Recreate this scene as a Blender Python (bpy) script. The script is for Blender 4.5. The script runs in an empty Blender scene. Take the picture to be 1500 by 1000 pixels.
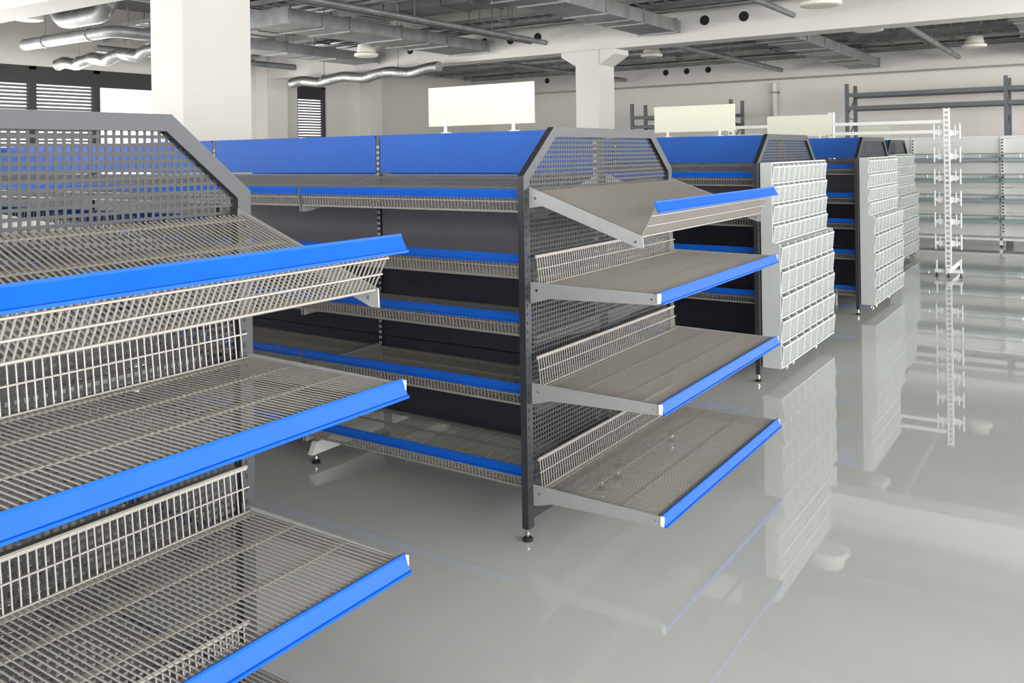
import bpy, math, random
from mathutils import Vector, Matrix
random.seed(4)
scene = bpy.context.scene
scene.view_settings.view_transform = 'Standard'
scene.view_settings.look = 'None'

# ---------------------------------------------------------------- materials
def srgb(r, g, b):
    f = lambda c: (c/255/12.92) if c/255 <= .04045 else ((c/255+.055)/1.055)**2.4
    return (f(r), f(g), f(b), 1)

def mat(name, col, rough=.5, metal=0., spec=.5, noise=0., nscale=8., bump=0., alpha=1., coat=0., trans=0.):
    m = bpy.data.materials.new(name); m.use_nodes = True
    nt = m.node_tree; p = nt.nodes['Principled BSDF']
    p.inputs['Base Color'].default_value = col
    p.inputs['Roughness'].default_value = rough
    p.inputs['Metallic'].default_value = metal
    p.inputs['Specular IOR Level'].default_value = spec
    p.inputs['Alpha'].default_value = alpha
    p.inputs['Coat Weight'].default_value = coat
    p.inputs['Transmission Weight'].default_value = trans
    if noise or bump:
        tc = nt.nodes.new('ShaderNodeTexCoord')
        n = nt.nodes.new('ShaderNodeTexNoise'); n.inputs['Scale'].default_value = nscale
        n.inputs['Detail'].default_value = 5
        nt.links.new(tc.outputs['Object'], n.inputs['Vector'])
        if noise:
            r = nt.nodes.new('ShaderNodeMapRange')
            r.inputs['From Min'].default_value = .3; r.inputs['From Max'].default_value = .7
            r.inputs['To Min'].default_value = 1-noise; r.inputs['To Max'].default_value = 1+noise
            nt.links.new(n.outputs['Fac'], r.inputs['Value'])
            mx = nt.nodes.new('ShaderNodeVectorMath'); mx.operation = 'SCALE'
            mx.inputs[0].default_value = col[:3]
            nt.links.new(r.outputs['Result'], mx.inputs['Scale'])
            nt.links.new(mx.outputs['Vector'], p.inputs['Base Color'])
        if bump:
            b = nt.nodes.new('ShaderNodeBump'); b.inputs['Strength'].default_value = bump
            b.inputs['Distance'].default_value = .01
            nt.links.new(n.outputs['Fac'], b.inputs['Height'])
            nt.links.new(b.outputs['Normal'], p.inputs['Normal'])
    return m

M = {}
M['frame'] = mat('anthracite_powdercoat', srgb(50, 52, 56), .38, .3, noise=.06, nscale=20)
M['mesh'] = mat('perforated_steel_dark', srgb(46, 47, 49), .45, .3)
M['wire'] = mat('warm_grey_wire', srgb(156, 151, 144), .4, .25)
M['arm'] = mat('arm_grey_steel', srgb(154, 156, 156), .4, .3, noise=.04, nscale=30)
M['blue'] = mat('blue_price_rail', srgb(10, 86, 186), .45, 0, spec=.2, noise=.05, nscale=9)
M['header'] = mat('blue_header_panel', srgb(26, 86, 172), .5, 0, spec=.25, noise=.03, nscale=3)
M['panel'] = mat('charcoal_back_panel', srgb(90, 90, 96), .32, .1, noise=.05, nscale=4)  # top panel tone, light reaching under the top shelf painted in
M['panel_low'] = mat('navy_black_back_panel', srgb(46, 47, 58), .35, .1, noise=.05, nscale=4)  # same back panel, darker: shade between the lower shelves put into the colour
M['slot'] = mat('slot_light_grey', srgb(215, 215, 210), .5)  # pale patches painting in the light that shows through the upright's slots
M['white'] = mat('white_powdercoat', srgb(218, 219, 215), .4, noise=.02, nscale=6)
M['rubber'] = mat('black_rubber', srgb(22, 22, 22), .6)
M['chrome'] = mat('chrome', srgb(200, 200, 200), .2, 1.)
M['bin'] = mat('clear_plastic_bin', srgb(206, 211, 209), .1, alpha=.32)
M['binrim'] = mat('bin_rim_plastic', srgb(205, 209, 206), .3)
M['binback'] = mat('bin_back_grey', srgb(112, 115, 114), .5)
M['binside'] = mat('bin_side_panel', srgb(180, 183, 182), .4)
M['plaster'] = mat('white_plaster', srgb(216, 212, 205), .8, noise=.03, nscale=1.2, bump=.05)
M['wallfar'] = mat('far_wall_plaster', srgb(228, 224, 217), .8, noise=.03, nscale=.8)
M['concrete'] = mat('ceiling_concrete', srgb(104, 102, 97), .85, noise=.18, nscale=1.5)
M['beam'] = mat('beam_paint', srgb(207, 204, 198), .75, noise=.03, nscale=1.)
M['hole'] = mat('dark_opening', srgb(30, 30, 30), .9)
M['zinc'] = mat('galvanised_duct', srgb(140, 142, 141), .5, .55, noise=.2, nscale=5)
M['foil'] = mat('foil_flex_duct', srgb(150, 150, 148), .4, .8, noise=.2, nscale=30, bump=1.)
M['rack'] = mat('rack_grey_steel', srgb(100, 104, 108), .5, .3, noise=.05)
M['winframe'] = mat('window_frame_dark', srgb(52, 52, 52), .5, noise=.04)
M['blind'] = mat('blind_slat', srgb(118, 120, 120), .5, .3)
M['glassshelf'] = mat('glass_shelf_tint', srgb(136, 168, 176), .1, alpha=.8)
M['lamp'] = mat('lamp_housing', srgb(222, 218, 205), .5)

def sign_mat():
    m = bpy.data.materials.new('acrylic_sign'); m.use_nodes = True
    nt = m.node_tree; out = nt.nodes['Material Output']; p = nt.nodes['Principled BSDF']
    p.inputs['Base Color'].default_value = srgb(226, 228, 214); p.inputs['Roughness'].default_value = .25
    t = nt.nodes.new('ShaderNodeBsdfTranslucent'); t.inputs['Color'].default_value = srgb(242, 239, 214)
    mx = nt.nodes.new('ShaderNodeMixShader'); mx.inputs[0].default_value = .4
    nt.links.new(p.outputs[0], mx.inputs[1]); nt.links.new(t.outputs[0], mx.inputs[2])
    nt.links.new(mx.outputs[0], out.inputs['Surface'])
    return m
M['sign'] = sign_mat()

def floor_mat():
    m = mat('epoxy_floor', srgb(172, 174, 171), .1, spec=.5)
    nt = m.node_tree; p = nt.nodes['Principled BSDF']
    p.inputs['IOR'].default_value = 1.85
    tc = nt.nodes.new('ShaderNodeTexCoord')
    n = nt.nodes.new('ShaderNodeTexNoise'); n.inputs['Scale'].default_value = .6; n.inputs['Detail'].default_value = 6
    nt.links.new(tc.outputs['Object'], n.inputs['Vector'])
    cr = nt.nodes.new('ShaderNodeValToRGB')
    cr.color_ramp.elements[0].position = .3; cr.color_ramp.elements[0].color = srgb(183, 185, 182)
    cr.color_ramp.elements[1].position = .7; cr.color_ramp.elements[1].color = srgb(191, 193, 189)
    nt.links.new(n.outputs['Fac'], cr.inputs['Fac']); nt.links.new(cr.outputs['Color'], p.inputs['Base Color'])
    n2 = nt.nodes.new('ShaderNodeTexNoise'); n2.inputs['Scale'].default_value = 1.8; n2.inputs['Detail'].default_value = 1
    nt.links.new(tc.outputs['Object'], n2.inputs['Vector'])
    b = nt.nodes.new('ShaderNodeBump'); b.inputs['Strength'].default_value = .035; b.inputs['Distance'].default_value = .01
    nt.links.new(n2.outputs['Fac'], b.inputs['Height']); nt.links.new(b.outputs['Normal'], p.inputs['Normal'])
    mr = nt.nodes.new('ShaderNodeMapRange'); mr.inputs['To Min'].default_value = .01; mr.inputs['To Max'].default_value = .04
    nt.links.new(n.outputs['Fac'], mr.inputs['Value']); nt.links.new(mr.outputs['Result'], p.inputs['Roughness'])
    return m
M['floor'] = floor_mat()

# ---------------------------------------------------------------- mesh builder
class MB:
    def __init__(s): s.v = []; s.f = []; s.mi = []; s.mats = []
    def mid(s, m):
        if m not in s.mats: s.mats.append(m)
        return s.mats.index(m)
    def add(s, vs, fs, m):
        o = len(s.v); s.v += [tuple(v) for v in vs]; k = s.mid(m)
        for f in fs: s.f.append([i+o for i in f]); s.mi.append(k)
    def box(s, x0, x1, y0, y1, z0, z1, m):
        s.add([(x0,y0,z0),(x1,y0,z0),(x1,y1,z0),(x0,y1,z0),(x0,y0,z1),(x1,y0,z1),(x1,y1,z1),(x0,y1,z1)],
              [(0,3,2,1),(4,5,6,7),(0,1,5,4),(1,2,6,5),(2,3,7,6),(3,0,4,7)], m)
    def rod(s, p0, p1, r, m, n=4, caps=True):
        p0 = Vector(p0); p1 = Vector(p1); d = (p1-p0).normalized()
        a = Vector((0,0,1)) if abs(d.z) < .9 else Vector((0,1,0))
        u = d.cross(a).normalized(); w = d.cross(u)
        vs = []
        for p in (p0, p1):
            for i in range(n):
                t = 2*math.pi*(i+.5)/n
                vs.append(p+(u*math.cos(t)+w*math.sin(t))*r)
        fs = [(i, (i+1) % n, n+(i+1) % n, n+i) for i in range(n)]
        if caps: fs += [tuple(range(n-1, -1, -1)), tuple(range(n, 2*n))]
        s.add(vs, fs, m)
    def prism(s, poly, axis, a, b, m):
        n = len(poly); vs = []
        for t in (a, b):
            for (p, q) in poly:
                vs.append((p, t, q) if axis == 'y' else ((t, p, q) if axis == 'x' else (p, q, t)))
        fs = [(i, (i+1) % n, n+(i+1) % n, n+i) for i in range(n)]
        fs += [tuple(range(n-1, -1, -1)), tuple(range(n, 2*n))]
        s.add(vs, fs, m)
    def lathe(s, c, prof, m, n=24):
        vs = []
        for (r, z) in prof:
            for i in range(n):
                t = 2*math.pi*i/n; vs.append((c[0]+r*math.cos(t), c[1]+r*math.sin(t), c[2]+z))
        fs = []
        for k in range(len(prof)-1):
            for i in range(n):
                fs.append((k*n+i, k*n+(i+1) % n, (k+1)*n+(i+1) % n, (k+1)*n+i))
        fs += [tuple(range(n-1, -1, -1)), tuple(range((len(prof)-1)*n, len(prof)*n))]
        s.add(vs, fs, m)
    def mesh(s, name):
        me = bpy.data.meshes.new(name); me.from_pydata(s.v, [], s.f)
        for m in s.mats: me.materials.append(M[m])
        me.polygons.foreach_set('material_index', s.mi); me.update()
        return me
    def obj(s, name, parent=None, bevel=0):
        return put(s.mesh(name), name, parent, bevel=bevel)

def put(me, name, parent=None, loc=(0,0,0), bevel=0):
    o = bpy.data.objects.new(name, me); scene.collection.objects.link(o)
    o.location = loc
    if parent: o.parent = parent
    if bevel:
        b = o.modifiers.new('bevel', 'BEVEL'); b.width = bevel; b.segments = 2; b.limit_method = 'ANGLE'
    return o
def empty(name, loc):
    e = bpy.data.objects.new(name, None); scene.collection.objects.link(e); e.location = loc; e.empty_display_size = .2
    return e

# ---------------------------------------------------------------- gondola parts
W = 1.45; BAY = 1.41; NB = 4
SH = 1.46; TOP = 1.66; CUT = .24
def foot(b, x, y, top=.05):
    b.lathe((x, y, 0), [(.022, 0), (.022, .008), (.016, .014), (.006, .016)], 'rubber', 16)
    b.rod((x, y, .014), (x, y, top), .0055, 'chrome', 8)
    b.lathe((x, y, .026), [(.010, 0), (.010, .008)], 'chrome', 6)

def end_frame():
    b = MB(); t0, t1 = -.03, 0.0; w = .042
    O = [(0, .05), (0, SH), (CUT, TOP), (W-CUT, TOP), (W, SH), (W, .05)]
    I = [(w, .05), (w, SH-.018), (CUT+.015, TOP-w), (W-CUT-.015, TOP-w), (W-w, SH-.018), (W-w, .05)]
    for i in range(5):
        b.prism([O[i], O[i+1], I[i+1], I[i]], 'x', t0, t1, 'frame')
    b.box(t0, t1, w, W-w, .085, .125, 'frame')
    z = .2
    while z < 1.42:
        for y in (.012, W-.03):
            b.box(t1, t1+.0012, y, y+.006, z, z+.014, 'rubber')
        z += .035
    p = .02; x0, x1 = -.017, -.0155
    def topz(y):
        if y < CUT: return SH+(TOP-SH)*y/CUT-.02
        if y > W-CUT: return SH+(TOP-SH)*(W-y)/CUT-.02
        return TOP-.02
    y = w
    while y < W-w:
        b.box(x0, x1, y, y+.0078, .11, topz(y+.003), 'mesh'); y += p
    z = .12
    while z < TOP-.02:
        ya = w-.005 if z < SH else CUT*(z-SH)/(TOP-SH)+.02
        b.box(x0-.0006, x1+.0006, ya, W-ya, z, z+.0078, 'mesh'); z += p
    for y in (.018, W*.5-.08, W*.5+.08, W-.018): foot(b, -.016, y, .09 if abs(y-W/2) < .2 else .06)
    b.box(t0, t1, .62, .66, .05, .09, 'frame'); b.box(t0, t1, W-.66, W-.62, .05, .09, 'frame')
    return b

def riser(b, x, z, h=.115):
    y = .055
    while y < W-.05:
        b.rod((x+.012, y, z), (x, y, z+h), .0020, 'wire', 4, False); y += .0185
    for q in (0.02, .55, 1.0):
        b.rod((x+.012*(1-q)+.003, .045, z+h*q), (x+.012*(1-q)+.003, W-.045, z+h*q), .0027, 'wire')
    b.box(x-.003, x+.001, .045, W-.045, z+h-.008, z+h+.004, 'wire')

def rail(b, top, bot, a, c, axis, sgn=1):
    tx, tz = top; bx, bz = bot; t = .004*sgn
    poly = [(tx-t, tz), (tx+t*.8, tz+.002), (tx+t*.8, tz-.004), (bx+t*.2, bz+.006), (bx+t*1.6, bz+.005), (bx+t*1.6, bz-.001), (bx-t, bz)]
    b.prism(poly, axis, a, c, 'blue')

def end_shelf(z):
    b = MB(); y = .052
    while y < W-.045:
        b.rod((.03, y, z), (.556, y, z), .0019, 'wire', 4, False); y += .0142
    for x in (.045, .195, .375, .54):
        b.box(x-.010, x+.010, .045, W-.045, z-.0045, z-.001, 'wire')
    for x in (.03, .552): b.rod((x, .045, z-.003), (x, W-.045, z-.003), .004, 'wire', 6)
    riser(b, .022, z)
    for y in (.040, W-.044):
        b.prism([(.0, z-.075), (.0, z+.012), (.556, z+.004), (.556, z-.036), (.09, z-.05)], 'y', y, y+.004, 'arm')
        b.rod((.03, y-.003, z-.02), (.03, y+.007, z-.02), .006, 'chrome', 8)
        b.rod((.53, y-.002, z-.016), (.53, y+.006, z-.016), .004, 'chrome', 8)
    rail(b, (.560, z+.010), (.574, z-.031), .032, W-.032, 'y')
    b.box(.556, .571, .0315, .0345, z-.029, z+.008, 'white')
    b.box(.556, .571, W-.0345, W-.0315, z-.029, z+.008, 'white')
    return b

def end_shelf_slope():
    b = MB(); y = .052
    A = (.022, 1.40); V = (.488, 1.235); L = (.548, 1.345)
    while y < W-.045:
        b.rod((A[0], y, A[1]), (V[0], y, V[1]), .0020, 'wire', 4, False)
        b.rod((V[0], y, V[1]), (L[0], y, L[1]), .0020, 'wire', 4, False); y += .0142
    for q in (.03, .35, .68, .97):
        x = A[0]+(V[0]-A[0])*q; z = A[1]+(V[1]-A[1])*q
        b.prism([(x-.009, z-.001), (x+.009, z-.007), (x+.008, z-.011), (x-.010, z-.005)], 'y', .045, W-.045, 'wire')
    for q in (.0, .35, .7, 1.):
        x = V[0]+(L[0]-V[0])*q; z = V[1]+(L[1]-V[1])*q
        b.rod((x+.004, .045, z), (x+.004, W-.045, z), .0028, 'wire', 6)
    for y in (.040, W-.044):
        b.prism([(.0, 1.33), (.0, 1.415), (.03, 1.405), (V[0]+.01, V[1]+.002), (V[0]+.012, V[1]-.042), (V[0]-.012, V[1]-.042), (.06, 1.34)], 'y', y, y+.004, 'arm')
        b.rod((.03, y-.003, 1.37), (.03, y+.007, 1.37), .006, 'chrome', 8)
        b.rod((V[0]-.02, y-.002, V[1]-.02), (V[0]-.02, y+.006, V[1]-.02), .005, 'chrome', 8)
    rail(b, (.554, 1.366), (.572, 1.326), .025, W-.025, 'y')
    return b

LEV = [(1.40, .09, .13), (1.13, .095, 0), (.885, .09, 0), (.592, .085, 0), (.25, .085, 0)]
def side_shelves(side):
    b = MB()
    fy = lambda y: y if side < 0 else W-y
    YF, YB = .13, .675
    for k in range(NB):
        x0 = -BAY*(k+1)+.012
        if k == 0: x1 = -.036
        else: x1 = -BAY*k-.012
        for (zr, lip, rise) in LEV:
            zs = zr-lip
            step = .0185 if k < 2 else .026
            x = x0+.01
            while x < x1:
                b.rod((x, fy(YF), zs), (x, fy(YB), zs+rise), .0021, 'wire', 4, False)
                b.rod((x, fy(YF), zs), (x, fy(YF-.012), zr-.01), .0021, 'wire', 4, False)
                x += step
            for q in (0.02, .35, .68, .97):
                y = YF+(YB-YF)*q; z = zs+rise*q-.005
                b.box(x0, x1, min(fy(y-.009), fy(y+.009)), max(fy(y-.009), fy(y+.009)), z-.004, z+.001, 'wire')
            for q in (0, .5):
                b.rod((x0, fy(YF-.003-.012*q), zs+(lip-.01)*q), (x1, fy(YF-.003-.012*q), zs+(lip-.01)*q), .003, 'wire')
            s = -1 if side < 0 else 1
            rail(b, (fy(YF-.014), zr), (fy(YF-.026), zr-.034), x0, x1, 'x', s)
            for xa in (x0-.004, x1+.0):
                pts = [(fy(.685), zs+rise-.06), (fy(.685), zs+rise+.01), (fy(YF-.006), zs+.004), (fy(YF-.006), zs-.034), (fy(YF+.06), zs-.03)]
                b.prism(pts, 'x', xa, xa+.003, 'arm')
    return b

def spine():
    b = MB()
    for k in range(NB+1):
        x = -BAY*k-(.0 if 0 < k < NB else (.05 if k == 0 else -.05))
        b.box(x-.012, x+.012, .69, .76, .05, 1.66, 'frame')
        z = .15
        while z < 1.62:
            for xx in (-.0075, .0035):
                b.box(x+xx, x+xx+.004, .6885, .69, z, z+.014, 'slot')
                b.box(x+xx, x+xx+.004, .76, .7615, z, z+.014, 'slot')
            z += .03
        if k:
            b.prism([(.16, .05), (.69, .05), (.69, .15), (.19, .11)], 'x', x-.016, x+.016, 'white')
            b.prism([(.76, .05), (W-.16, .05), (W-.19, .11), (.76, .15)], 'x', x-.016, x+.016, 'white')
            foot(b, x, .2, .055); foot(b, x, W-.2, .055)
        foot(b, x, .725, .055)
    for k in range(NB):
        x1 = -BAY*k-.016 if k else -.065; x0 = -BAY*(k+1)+.016
        if k == NB-1: x0 = -BAY*(k+1)+.065
        n = 3; zs = [.13, .56, 1.0, 1.45]
        for i in range(n):
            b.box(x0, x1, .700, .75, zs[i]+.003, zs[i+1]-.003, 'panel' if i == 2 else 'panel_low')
        b.box(x0, x1, .690, .760, 1.457, 1.66, 'header')
        b.box(x0, x1, .686, .764, 1.648, 1.662, 'header')
    return b

mesh_frame = end_frame().mesh('end_frame')
mesh_es = [end_shelf(z).mesh('end_shelf') for z in (1.022, .617, .208)]
mesh_slope = end_shelf_slope().mesh('end_shelf_sloped')
mesh_sideA = side_shelves(-1).mesh('side_shelves_a'); mesh_sideB = side_shelves(1).mesh('side_shelves_b')
mesh_spine = spine().mesh('spine')

def gondola(x, y, shelves=True):
    e = empty('gondola_shelf_unit', (x, y, 0))
    put(mesh_frame, 'end_frame_front', e)
    put(mesh_frame, 'end_frame_back', e, (-BAY*NB+.03, 0, 0))
    put(mesh_spine, 'spine_and_panels', e)
    put(mesh_sideA, 'side_shelves_near', e); put(mesh_sideB, 'side_shelves_far', e)
    if shelves:
        put(mesh_slope, 'end_shelf_sloped', e)
        for i, m in enumerate(mesh_es): put(m, 'end_shelf_%d' % (i+1), e)
    return e
GY = [-2.8, 0, 2.85, 5.65, 9.35]; GX = [0, 0, 0, .02, -.42]
for i in range(5): gondola(GX[i], GY[i], i < 2)

# ---------------------------------------------------------------- signs on the headers
def sign(x, y, xa=-1.07, xb=-.405, zt=1.905):
    b = MB()
    b.box(xa, xb, -.004, .004, 1.70, zt, 'sign')
    for xx in (xa+.115, xb-.12):
        b.box(xx-.008, xx+.008, -.010, -.004, 1.6635, 1.73, 'white')
        b.box(xx-.02, xx+.02, -.02, .02, 1.6625, 1.667, 'white')
    o = b.obj('sign_board'); o.location = (x, y+.725, 0)
for i in range(1, 4): sign(GX[i], GY[i])
sign(GX[4], GY[4], -.50, -.12, 1.86)

# ---------------------------------------------------------------- bin racks
def bins():
    b = MB()
    z = .10; rows = []
    for i in range(5): rows.append((z, .165, .128, 8)); z += .165
    for i in range(4): rows.append((z, .133, .080, 11)); z += .133
    ztop = z
    y0, y1 = .055, W-.045
    b.box(.004, .016, y0, y1, .10, ztop, 'binback')
    for (ya, yb) in ((y0-.012, y0), (y1, y1+.012)):
        b.prism([(.004, .095), (.128, .095), (.128, .925), (.08, .93), (.08, ztop+.005), (.004, ztop+.005)], 'y', ya, yb, 'binside')
    b.box(.004, .08, y0, y1, ztop, ztop+.008, 'binrim')
    for (zz, h, d, n) in rows:
        w = (y1-y0)/n
        b.box(.016, d+.006, y0, y1, zz-.003, zz+.005, 'binrim')
        for i in range(n):
            a = y0+i*w+.004; c = y0+(i+1)*w-.004
            xo = d+.013; zt = zz+h*.82
            b.prism([(d-.004, zz+.010), (d, zz+.008), (xo, zt), (xo-.004, zt)], 'y', a, c, 'bin')
            for q in (a, c-.003):
                b.prism([(.03, zz+.010), (d, zz+.008), (xo, zt), (d, zz+h-.008), (.03, zz+h-.008)], 'y', q, q+.003, 'bin')
            b.box(.03, d, a, c, zz+.008, zz+.011, 'bin')
            b.box(xo-.006, xo+.004, a-.002, c+.002, zt-.004, zt+.005, 'binrim')
            for q in (a-.003, c-.001):
                b.prism([(d-.002, zz+.006), (d+.003, zz+.006), (xo+.003, zt), (xo-.003, zt)], 'y', q, q+.004, 'binrim')
                b.prism([(xo-.003, zt), (xo+.002, zt), (d+.002, zz+h-.006), (d-.003, zz+h-.006)], 'y', q, q+.004, 'binrim')
    return b.mesh('bin_rack')
mb = bins()
for i in (2, 3, 4): put(mb, 'storage_bin_rack', None, (GX[i]+.002, GY[i], 0))

# ---------------------------------------------------------------- room shell
XL, XR, YN, YF, H = -13.0, 9.0, -8.0, 18.2, 4.3
HC = H-.004
b = MB(); b.box(XL-.2, XR+.2, YN-.2, YF+.2, -.1, 0, 'floor'); b.obj('floor')
b = MB(); b.box(XL-.2, XR+.2, YN-.2, YF+.2, H, H+.2, 'concrete'); b.obj('ceiling')
b = MB(); b.box(XL-.2, XR+.2, YF, YF+.2, 0, H, 'wallfar'); b.obj('wall_back')

def wall_with_windows(name, axis, c0, c1, a0, a1, wins, zs, zt, m):
    b = MB()
    def bx(p, q, z0, z1):
        if axis == 'x': b.box(c0, c1, p, q, z0, z1, m)
        else: b.box(p, q, c0, c1, z0, z1, m)
    bx(a0, a1, 0, zs); bx(a0, a1, zt, H)
    cur = a0
    for (s, e) in wins: bx(cur, s, zs, zt); cur = e
    bx(cur, a1, zs, zt)
    return b.obj(name)
LO = [(-6.5, -3.6), (-3.2, -.4), (.4, 8.3), (10.7, 11.6)]
LW = [(-6.5, -3.6), (-3.2, -.4), (.4, 1.5), (1.5, 2.6), (2.6, 3.75), (3.75, 4.88), (4.88, 6.02), (6.02, 8.3), (10.7, 11.6)]
wall_with_windows('wall_left', 'x', XL-.2, XL, YN, YF, LO, 1.0, 3.15, 'plaster')
RW = [(-7, -3.5), (-3, .5), (1, 4.5), (5, 8.5), (9, 12.5), (13, 17)]
wall_with_windows('wall_right', 'x', XR, XR+.2, YN, YF, RW, .8, 3.4, 'plaster')
NW = [(-12, -8.5), (-8, -4.5), (-4, -.5), (0, 3.5), (4, 8)]
wall_with_windows('wall_near', 'y', YN-.2, YN, XL-.2, XR+.2, NW, .8, 3.4, 'plaster')

wc = 0
def window(axis, c, s, e, z0, z1, blinds):
    global wc; wc += 1
    b = MB()
    def bx(p, q, d0, d1, za, zb, m):
        if axis == 'x': b.box(c+d0, c+d1, p, q, za, zb, m)
        else: b.box(p, q, c+d0, c+d1, za, zb, m)
    f = .06
    bx(s, s+f, -.05, .05, z0, z1, 'winframe'); bx(e-f, e, -.05, .05, z0, z1, 'winframe')
    bx(s, e, -.05, .05, z0, z0+f, 'winframe'); bx(s, e, -.05, .05, z1-f, z1, 'winframe')
    mid = (s+e)/2
    if e-s > 2.5: bx(mid-.03, mid+.03, -.04, .04, z0, z1, 'winframe')
    if blinds is not None:
        bx(s+f, e-f, -.06, .05, z1-.30, z1-f, 'winframe')
        z = z1-.32
        while z > z0+blinds*(z1-z0)+.05:
            if axis == 'x': b.prism([(c-.03, z-.040), (c-.026, z-.040), (c+.012, z), (c+.008, z)], 'y', s+f, e-f, 'blind')
            z -= .062
    b.obj('window_%d' % wc)
for i, (s, e) in enumerate(LW): window('x', XL-.1, s, e, 1.0, 3.15, .95 if i == 7 else .0)
for (s, e) in RW: window('x', XR+.1, s, e, .8, 3.4, None)
for (s, e) in NW: window('y', YN-.1, s, e, .8, 3.4, None)

# columns
def column(x0, x1, y0, y1, cap):
    b = MB(); b.box(x0, x1, y0, y1, 0, 3.2, 'beam')
    if cap:
        b.prism([(x0, 2.95), (x0, 3.2), (x0-.28, 3.2), (x0-.28, 3.12)], 'y', y0+.02, y1-.02, 'beam')
        b.prism([(x1, 2.95), (x1+.28, 3.12), (x1+.28, 3.2), (x1, 3.2)], 'y', y0+.02, y1-.02, 'beam')
    b.obj('column', bevel=.008)
column(-5.11, -4.66, 1.78, 2.52, False)
column(-5.2, -4.78, 9.55, 10.1, True)
column(3.6, 4.05, 9.55, 10.1, True)
column(3.6, 4.05, 17.3, 17.9, True)
b = MB(); b.box(XL, XL+.35, 12.7, 13.1, 0, H, 'plaster'); b.obj('column')
b = MB(); b.box(XL, XL+.35, 9.55, 10.1, 0, H, 'plaster'); b.obj('column')
def beam(y0, y1, holes=True):
    b = MB(); b.box(XL+.02, XR, y0, y1, 3.2, 3.78, 'beam')
    b.box(XL+.02, XR, y0+.12, y1-.12, 3.78, H, 'beam')
    if holes:
        for x in [-8.75, -7.05, -6.5, -5.95, -3.0, -2.4, -10.5, 2, 3.]:
            b.rod((x, y0-.003, 3.5), (x, y0+.004, 3.5), .075, 'hole', 20)
    b.obj('ceiling_beam')
beam(1.95, 2.4, False); beam(9.6, 10.05); beam(17.3, 17.8); beam(-5.8, -5.4, False)

# ---------------------------------------------------------------- ceiling services
def duct(x0, x1, y0, y1, z0, z1, along):
    b = MB(); b.box(x0, x1, y0, y1, z0, z1, 'zinc')
    a, c = (x0, x1) if along == 'x' else (y0, y1); t = a+.02
    while t < c:
        if along == 'x': b.box(t-.012, t+.012, y0-.02, y1+.02, z0-.02, z1+.02, 'zinc')
        else: b.box(x0-.02, x1+.02, t-.012, t+.012, z0-.02, z1+.02, 'zinc')
        t += 1.1
    t = a+.6
    while t < c:
        if along == 'x':
            for y in (y0-.03, y1+.03): b.rod((t, y, z0-.02), (t, y, HC), .006, 'zinc')
            b.box(t-.015, t+.015, y0-.05, y1+.05, z0-.035, z0-.02, 'zinc')
        else:
            for x in (x0-.03, x1+.03): b.rod((x, t, z0-.02), (x, t, HC), .006, 'zinc')
            b.box(x0-.05, x1+.05, t-.015, t+.015, z0-.035, z0-.02, 'zinc')
        t += 2.2
    b.obj('ventilation_duct')
duct(-12.5, 8.5, 6.9, 7.6, 3.68, 3.98, 'x')
duct(-7.6, -6.8, 4.9, 9.4, 3.30, 3.48, 'y')
duct(-9.9, -9.3, 4.9, 9.4, 3.28, 3.45, 'y')
duct(-12.5, 8.5, 12.2, 12.9, 3.75, 4.05, 'x')
duct(-12.5, 8.5, 15.2, 15.7, 3.60, 3.85, 'x')
duct(-2.6, -2.0, 10.3, 17.0, 3.28, 3.46, 'y')
duct(.9, 1.5, 10.3, 17.0, 3.3, 3.48, 'y')
duct(-3.9, -3.3, 2.6, 9.4, 3.32, 3.5, 'y')

def tube(name, pts, r, m, wav=0, hang=True):
    cu = bpy.data.curves.new(name, 'CURVE'); cu.dimensions = '3D'; cu.bevel_depth = r; cu.bevel_resolution = 3
    cu.use_fill_caps = True
    sp = cu.splines.new('POLY')
    P = [Vector(p) for p in pts]; out = [P[0]]
    for i in range(1, len(P)-1):
        a = (P[i-1]-P[i]).normalized(); c = (P[i+1]-P[i]).normalized(); d = r*2.2
        for k in range(7):
            t = k/6; out.append((P[i]+a*d)*(1-t)**2+P[i]*2*t*(1-t)+(P[i]+c*d)*t*t)
    out.append(P[-1])
    if wav:
        o2 = []; n = 160
        for k in range(n+1):
            t = k/n*(len(out)-1); i = min(int(t), len(out)-2); p = out[i].lerp(out[i+1], t-i)
            o2.append(p+Vector((0, .02*math.sin(k*.25), wav*math.sin(k*.13))))
        out = o2
    sp.points.add(len(out)-1)
    for i, p in enumerate(out):
        sp.points[i].co = (*p, 1)
        if wav: sp.points[i].radius = 1+.12*(i % 2)
    o = bpy.data.objects.new(name, cu); scene.collection.objects.link(o); cu.materials.append(M[m])
    bpy.context.view_layer.update()
    dg = bpy.context.evaluated_depsgraph_get()
    me = bpy.data.meshes.new_from_object(o.evaluated_get(dg)); bpy.data.objects.remove(o)
    bb = MB()
    L = (P[-1]-P[0]).length; n = max(2, int(L/2.2))
    seg = max(range(len(P)-1), key=lambda i: (P[i+1]-P[i]).length)
    if name == 'wall_drain_pipe':
        for z in (.5, 1.8, 2.9): bb.box(P[0].x-.09, P[0].x+.09, P[0].y-.08, 18.199, z, z+.04, 'zinc')
    else:
        for k in range(n):
            p = P[seg].lerp(P[seg+1], (k+.5)/n)
            bb.rod(p, (p.x, p.y, HC), .008, 'zinc')
            dd = (P[seg+1]-P[seg]).normalized()*.02
            bb.rod(p-dd, p+dd, r*1.12, 'zinc', 12)
    e = empty(name, (0, 0, 0)); put(me, 'pipe_run', e); bb.obj('pipe_hangers', e)
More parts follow.
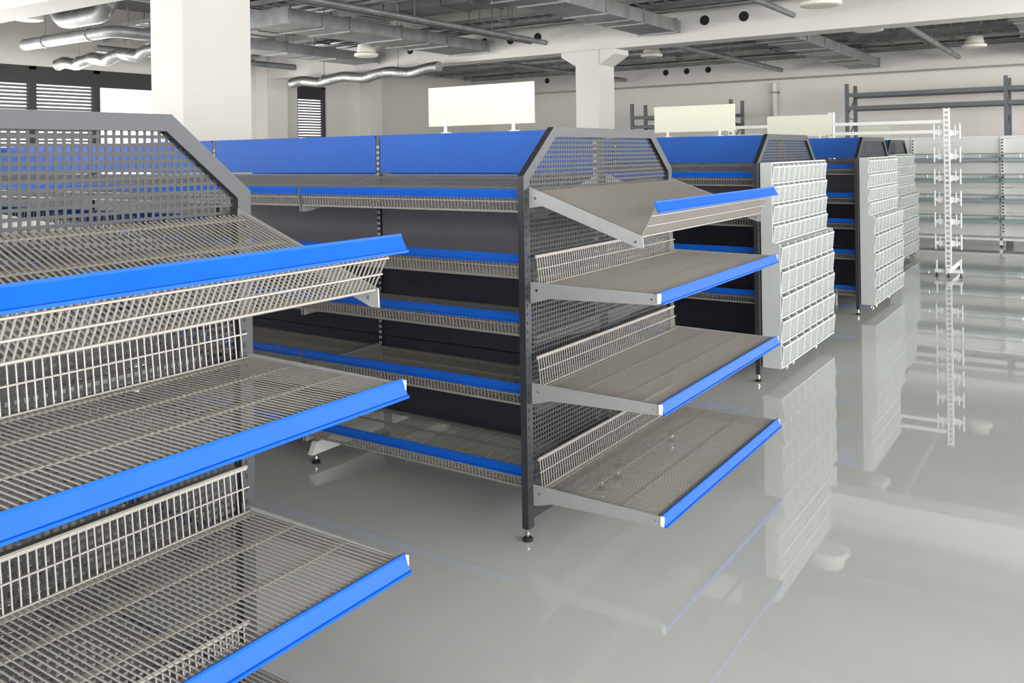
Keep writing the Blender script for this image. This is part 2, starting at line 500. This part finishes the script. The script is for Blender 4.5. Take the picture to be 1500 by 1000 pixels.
for (y, z, r) in [(5.6, 3.65, .05), (5.9, 3.65, .04), (6.3, 3.7, .03), (8.7, 3.65, .06), (9.0, 3.6, .035), (10.9, 3.6, .05), (11.3, 3.62, .08), (13.6, 3.65, .06), (14.2, 3.65, .1), (16.4, 3.62, .05), (16.7, 3.6, .04)]:
    tube('ceiling_pipe', [(-12.6, y, z), (8.6, y, z)], r, 'zinc')
for (x, z, r, ya, yb) in [(-11.2, 3.3, .06, 4.9, 9.0), (-5.6, 3.35, .04, 2.7, 9.3), (-5.9, 3.4, .05, 2.7, 9.3), (-1.6, 3.4, .04, 2.7, 9.3), (-.5, 3.38, .05, 10.3, 17), (-4.1, 3.35, .05, 10.3, 17), (2.6, 3.38, .06, 10.3, 17), (-8, 3.35, .05, 10.3, 17)]:
    tube('ceiling_pipe', [(x, ya, z), (x, yb, z)], r, 'zinc')
tube('round_duct', [(-12.4, 3.1, 3.75), (-9.0, 3.1, 3.75), (-9.0, 3.1, 3.3), (-7.9, 3.1, 3.3), (-7.9, 3.1, 3.6), (-7.9, 4.2, 3.6)], .11, 'zinc')
tube('round_duct', [(-10.8, 3.6, 3.2), (-8.6, 3.6, 3.2), (-8.6, 4.2, 3.2), (-8.6, 4.2, 3.5)], .08, 'zinc')
tube('foil_flex_duct', [(-11.6, 9.25, 3.02), (-7.8, 9.25, 3.08)], .09, 'foil', .03)
tube('foil_flex_duct', [(-11.8, 4.6, 3.05), (-9.2, 4.6, 3.08)], .08, 'foil', .03)
tube('wall_drain_pipe', [(-4.6, 18.08, .0), (-4.6, 18.08, 3.15)], .07, 'white')

def tray(y, z, x0=-12.5, x1=8.5, w=.3):
    b = MB(); b.box(x0, x1, y, y+.006, z, z+.06, 'zinc'); b.box(x0, x1, y+w, y+w+.006, z, z+.06, 'zinc')
    x = x0
    while x < x1: b.box(x, x+.03, y, y+w, z, z+.01, 'zinc'); x += .22
    b.box(x0, x1, y+.06, y+.15, z+.01, z+.035, 'rubber')
    x = x0+.8
    while x < x1:
        for yy in (y-.01, y+w+.016): b.rod((x, yy, z-.01), (x, yy, HC), .006, 'zinc')
        b.box(x-.015, x+.015, y-.03, y+w+.03, z-.03, z, 'zinc'); x += 2
    b.obj('cable_tray')
tray(8.15, 3.6); tray(5.0, 3.6); tray(11.6, 3.6); tray(14.7, 3.62); tray(13.1, 3.6)

def lamp(x, y, zb, r=.2):
    b = MB(); b.lathe((x, y, zb), [(r*.86, 0), (r, .01), (r, .05), (r*.8, .07), (r*.7, .2), (r*.3, .24)], 'lamp', 28)
    b.rod((x, y, zb+.2), (x, y, HC), .012, 'zinc', 8); b.obj('ceiling_lamp')
lamp(-.9, 8.02, 3.28, .24); lamp(-8.26, 7.9, 3.2); lamp(-.89, 10.6, 3.25, .2); lamp(.06, 14.5, 3.3, .2); lamp(-8.7, 2.57, 3.22, .16)
lamp(-5, 12.05, 3.3); lamp(3.5, 6.6, 3.3)

# ---------------------------------------------------------------- white wall shelving at the back
def wall_shelf():
    b = MB(); bw = 1.3; n = 7; x0 = -4.6
    for k in range(n+1):
        x = x0+bw*k
        b.box(x-.025, x+.025, .38, .46, .0, 1.72, 'white')
        b.box(x-.02, x+.02, 0, .46, .03, .10, 'white')
        z = .2
        while z < 1.7: b.box(x-.012, x+.012, .377, .38, z, z+.02, 'hole'); z += .05
        for yy in (.03, .43): b.lathe((x, yy, 0), [(.02, 0), (.02, .01), (.008, .012), (.008, .04)], 'rubber', 10)
        for i, z in enumerate((.40, .72, 1.04, 1.36)):
            for s in (-.045, .042):
                b.prism([(.05, z-.005), (.05, z-.02), (.37, z-.06), (.37, z+.08)], 'x', x+s, x+s+.004, 'white')
    for k in range(n):
        xa = x0+bw*k+.022; xb = xa+bw-.044
        for z0, z1 in ((.10, .5), (.5, .9), (.9, 1.3), (1.3, 1.68)): b.box(xa, xb, .42, .435, z0+.004, z1-.004, 'white')
        b.box(xa, xb, .395, .44, 1.68, 1.72, 'white')
        b.box(xa, xb, 0, .41, .10, .135, 'white')
        for z in (.40, .72, 1.04, 1.36):
            b.box(xa, xb, .04, .40, z, z+.012, 'glassshelf')
            b.box(xa, xb, .02, .04, z-.02, z+.02, 'glassshelf')
            b.box(xa, xb, .013, .022, z-.026, z-.010, 'arm')
            b.rod((xa, .03, z+.08), (xb, .03, z+.08), .009, 'arm', 6)
            for q in (.2, .4, .6, .8):
                xq = xa+(xb-xa)*q; b.rod((xq, .03, z), (xq, .03, z+.08), .004, 'chrome', 6)
    o = b.obj('wall_shelf_unit'); o.location = (0, 12.5, 0)
wall_shelf()

# empty white display frame
def white_frame():
    b = MB()
    for x, y in ((0, 0), (-1.33, 0), (-2.66, 0)):
        for s in (-.032, .018): b.box(x+s, x+s+.014, y-.03, y+.03, .06, 2.02, 'white')
        z = .12
        while z < 2.0: b.box(x-.018, x+.018, y-.028, y+.028, z, z+.03, 'white'); z += .06
        ya, yb = (y-.42, y+.42) if x < -.1 else (-.06, 1.0)
        b.box(x-.022, x+.022, ya, yb, .05, .11, 'white')
        for q in (ya+.04, yb-.04): b.lathe((x, q, 0), [(.02, 0), (.02, .01), (.008, .012), (.008, .055)], 'rubber', 10)
        if x > -.1:
            b.box(-.15, .15, y-.02, y+.02, .05, .09, 'white')
            for q in (-.13, .13):
                b.lathe((q, y, 0), [(.02, 0), (.02, .01), (.008, .012), (.008, .055)], 'rubber', 10)
                b.rod((q, y, .08), (q, y, .20), .011, 'white', 8)
            for z in (.42, .68, .94, 1.20, 1.46, 1.74):
                for s in (-1, 1):
                    b.prism([(s*.03, z+.02), (s*.03, z-.06), (s*.15, z-.03), (s*.15, z)], 'y', y-.004, y+.004, 'white')
                    b.rod((s*.14, y, z-.09), (s*.14, y, z+.09), .010, 'white', 8)
                    b.rod((s*.09, y, z-.06), (s*.09, y, z+.07), .008, 'white', 8)
    for (xa, xb) in ((-1.305, -.025), (-2.635, -1.355)):
        for z in (1.84, 1.72): b.box(xa, xb, -.012, .012, z, z+.04, 'white')
    o = b.obj('display_stand_frame'); o.location = (.37, 8.7, 0)
white_frame()

def pallet_rack(x, y, w, n, hh=2.9, beams=(1.2, 2.35, 2.62)):
    b = MB()
    for k in range(n+1):
        xx = x+k*w
        for yy in (y, y+.75):
            b.box(xx-.035, xx+.035, yy-.035, yy+.035, 0, hh, 'rack'); b.box(xx-.07, xx+.07, yy-.07, yy+.07, 0, .01, 'rack')
        z = .2
        while z < hh-.5: b.rod((xx, y, z), (xx, y+.75, z+.45), .014, 'rack'); b.rod((xx, y+.75, z+.45), (xx, y, z+.5), .012, 'rack'); z += .5
    for k in range(n):
        for z in beams:
            for yy in (y-.03, y+.78): b.box(x+k*w+.04, x+(k+1)*w-.04, yy-.02, yy+.02, z, z+.08, 'rack')
    b.obj('pallet_rack')
pallet_rack(-2.5, 16.2, 2.9, 3); pallet_rack(-7.45, 16.2, 2.45, 1, 2.7, (1.2, 2.1, 2.32))

# ---------------------------------------------------------------- light
w = bpy.data.worlds.new('sky'); scene.world = w; w.use_nodes = True
bg = w.node_tree.nodes['Background']; bg.inputs['Color'].default_value = (.99, .99, 1, 1); bg.inputs['Strength'].default_value = 2.0
def area(name, loc, rot, sx, sy, e, col=(1, .995, .985)):
    l = bpy.data.lights.new(name, 'AREA'); l.shape = 'RECTANGLE'; l.size = sx; l.size_y = sy; l.energy = e; l.color = col
    o = bpy.data.objects.new(name, l); scene.collection.objects.link(o); o.location = loc; o.rotation_euler = rot
T = 18
for (s, e) in RW: area('daylight_right', (XR-.45, (s+e)/2, 2.1), (0, math.radians(90-T), 0), 2.5, e-s, 355)
for (s, e) in NW: area('daylight_near', ((s+e)/2, YN+.45, 2.1), (math.radians(90-T), 0, 0), e-s, 2.5, 280)
for (s, e) in [(-6.5, -3.6), (-3.2, -.4), (.4, 2.8), (2.9, 5.5), (5.6, 8.3)]: area('daylight_left', (XL+.4, (s+e)/2, 1.9), (0, math.radians(-90+T), 0), 1.8, e-s, 150)

# ---------------------------------------------------------------- camera
f = 1287.5; a = math.radians(33.9); th = .0147
F = Vector((-math.sin(a), math.cos(a), 0)); R = Vector((math.cos(a), math.sin(a), 0)); Z = Vector((0, 0, 1))
r = R*math.cos(th)-Z*math.sin(th); u = Z*math.cos(th)+R*math.sin(th)
cam = bpy.data.cameras.new('camera'); co = bpy.data.objects.new('camera', cam); scene.collection.objects.link(co)
m = Matrix.Identity(4)
for i in range(3): m[i][0] = r[i]; m[i][1] = u[i]; m[i][2] = -F[i]
m[0][3], m[1][3], m[2][3] = 1.915, -2.929, 1.55
co.matrix_world = m
cam.sensor_width = 36; cam.lens = f/1500*36; cam.shift_y = -275/1500
cam.clip_start = .05; cam.clip_end = 200
scene.camera = co
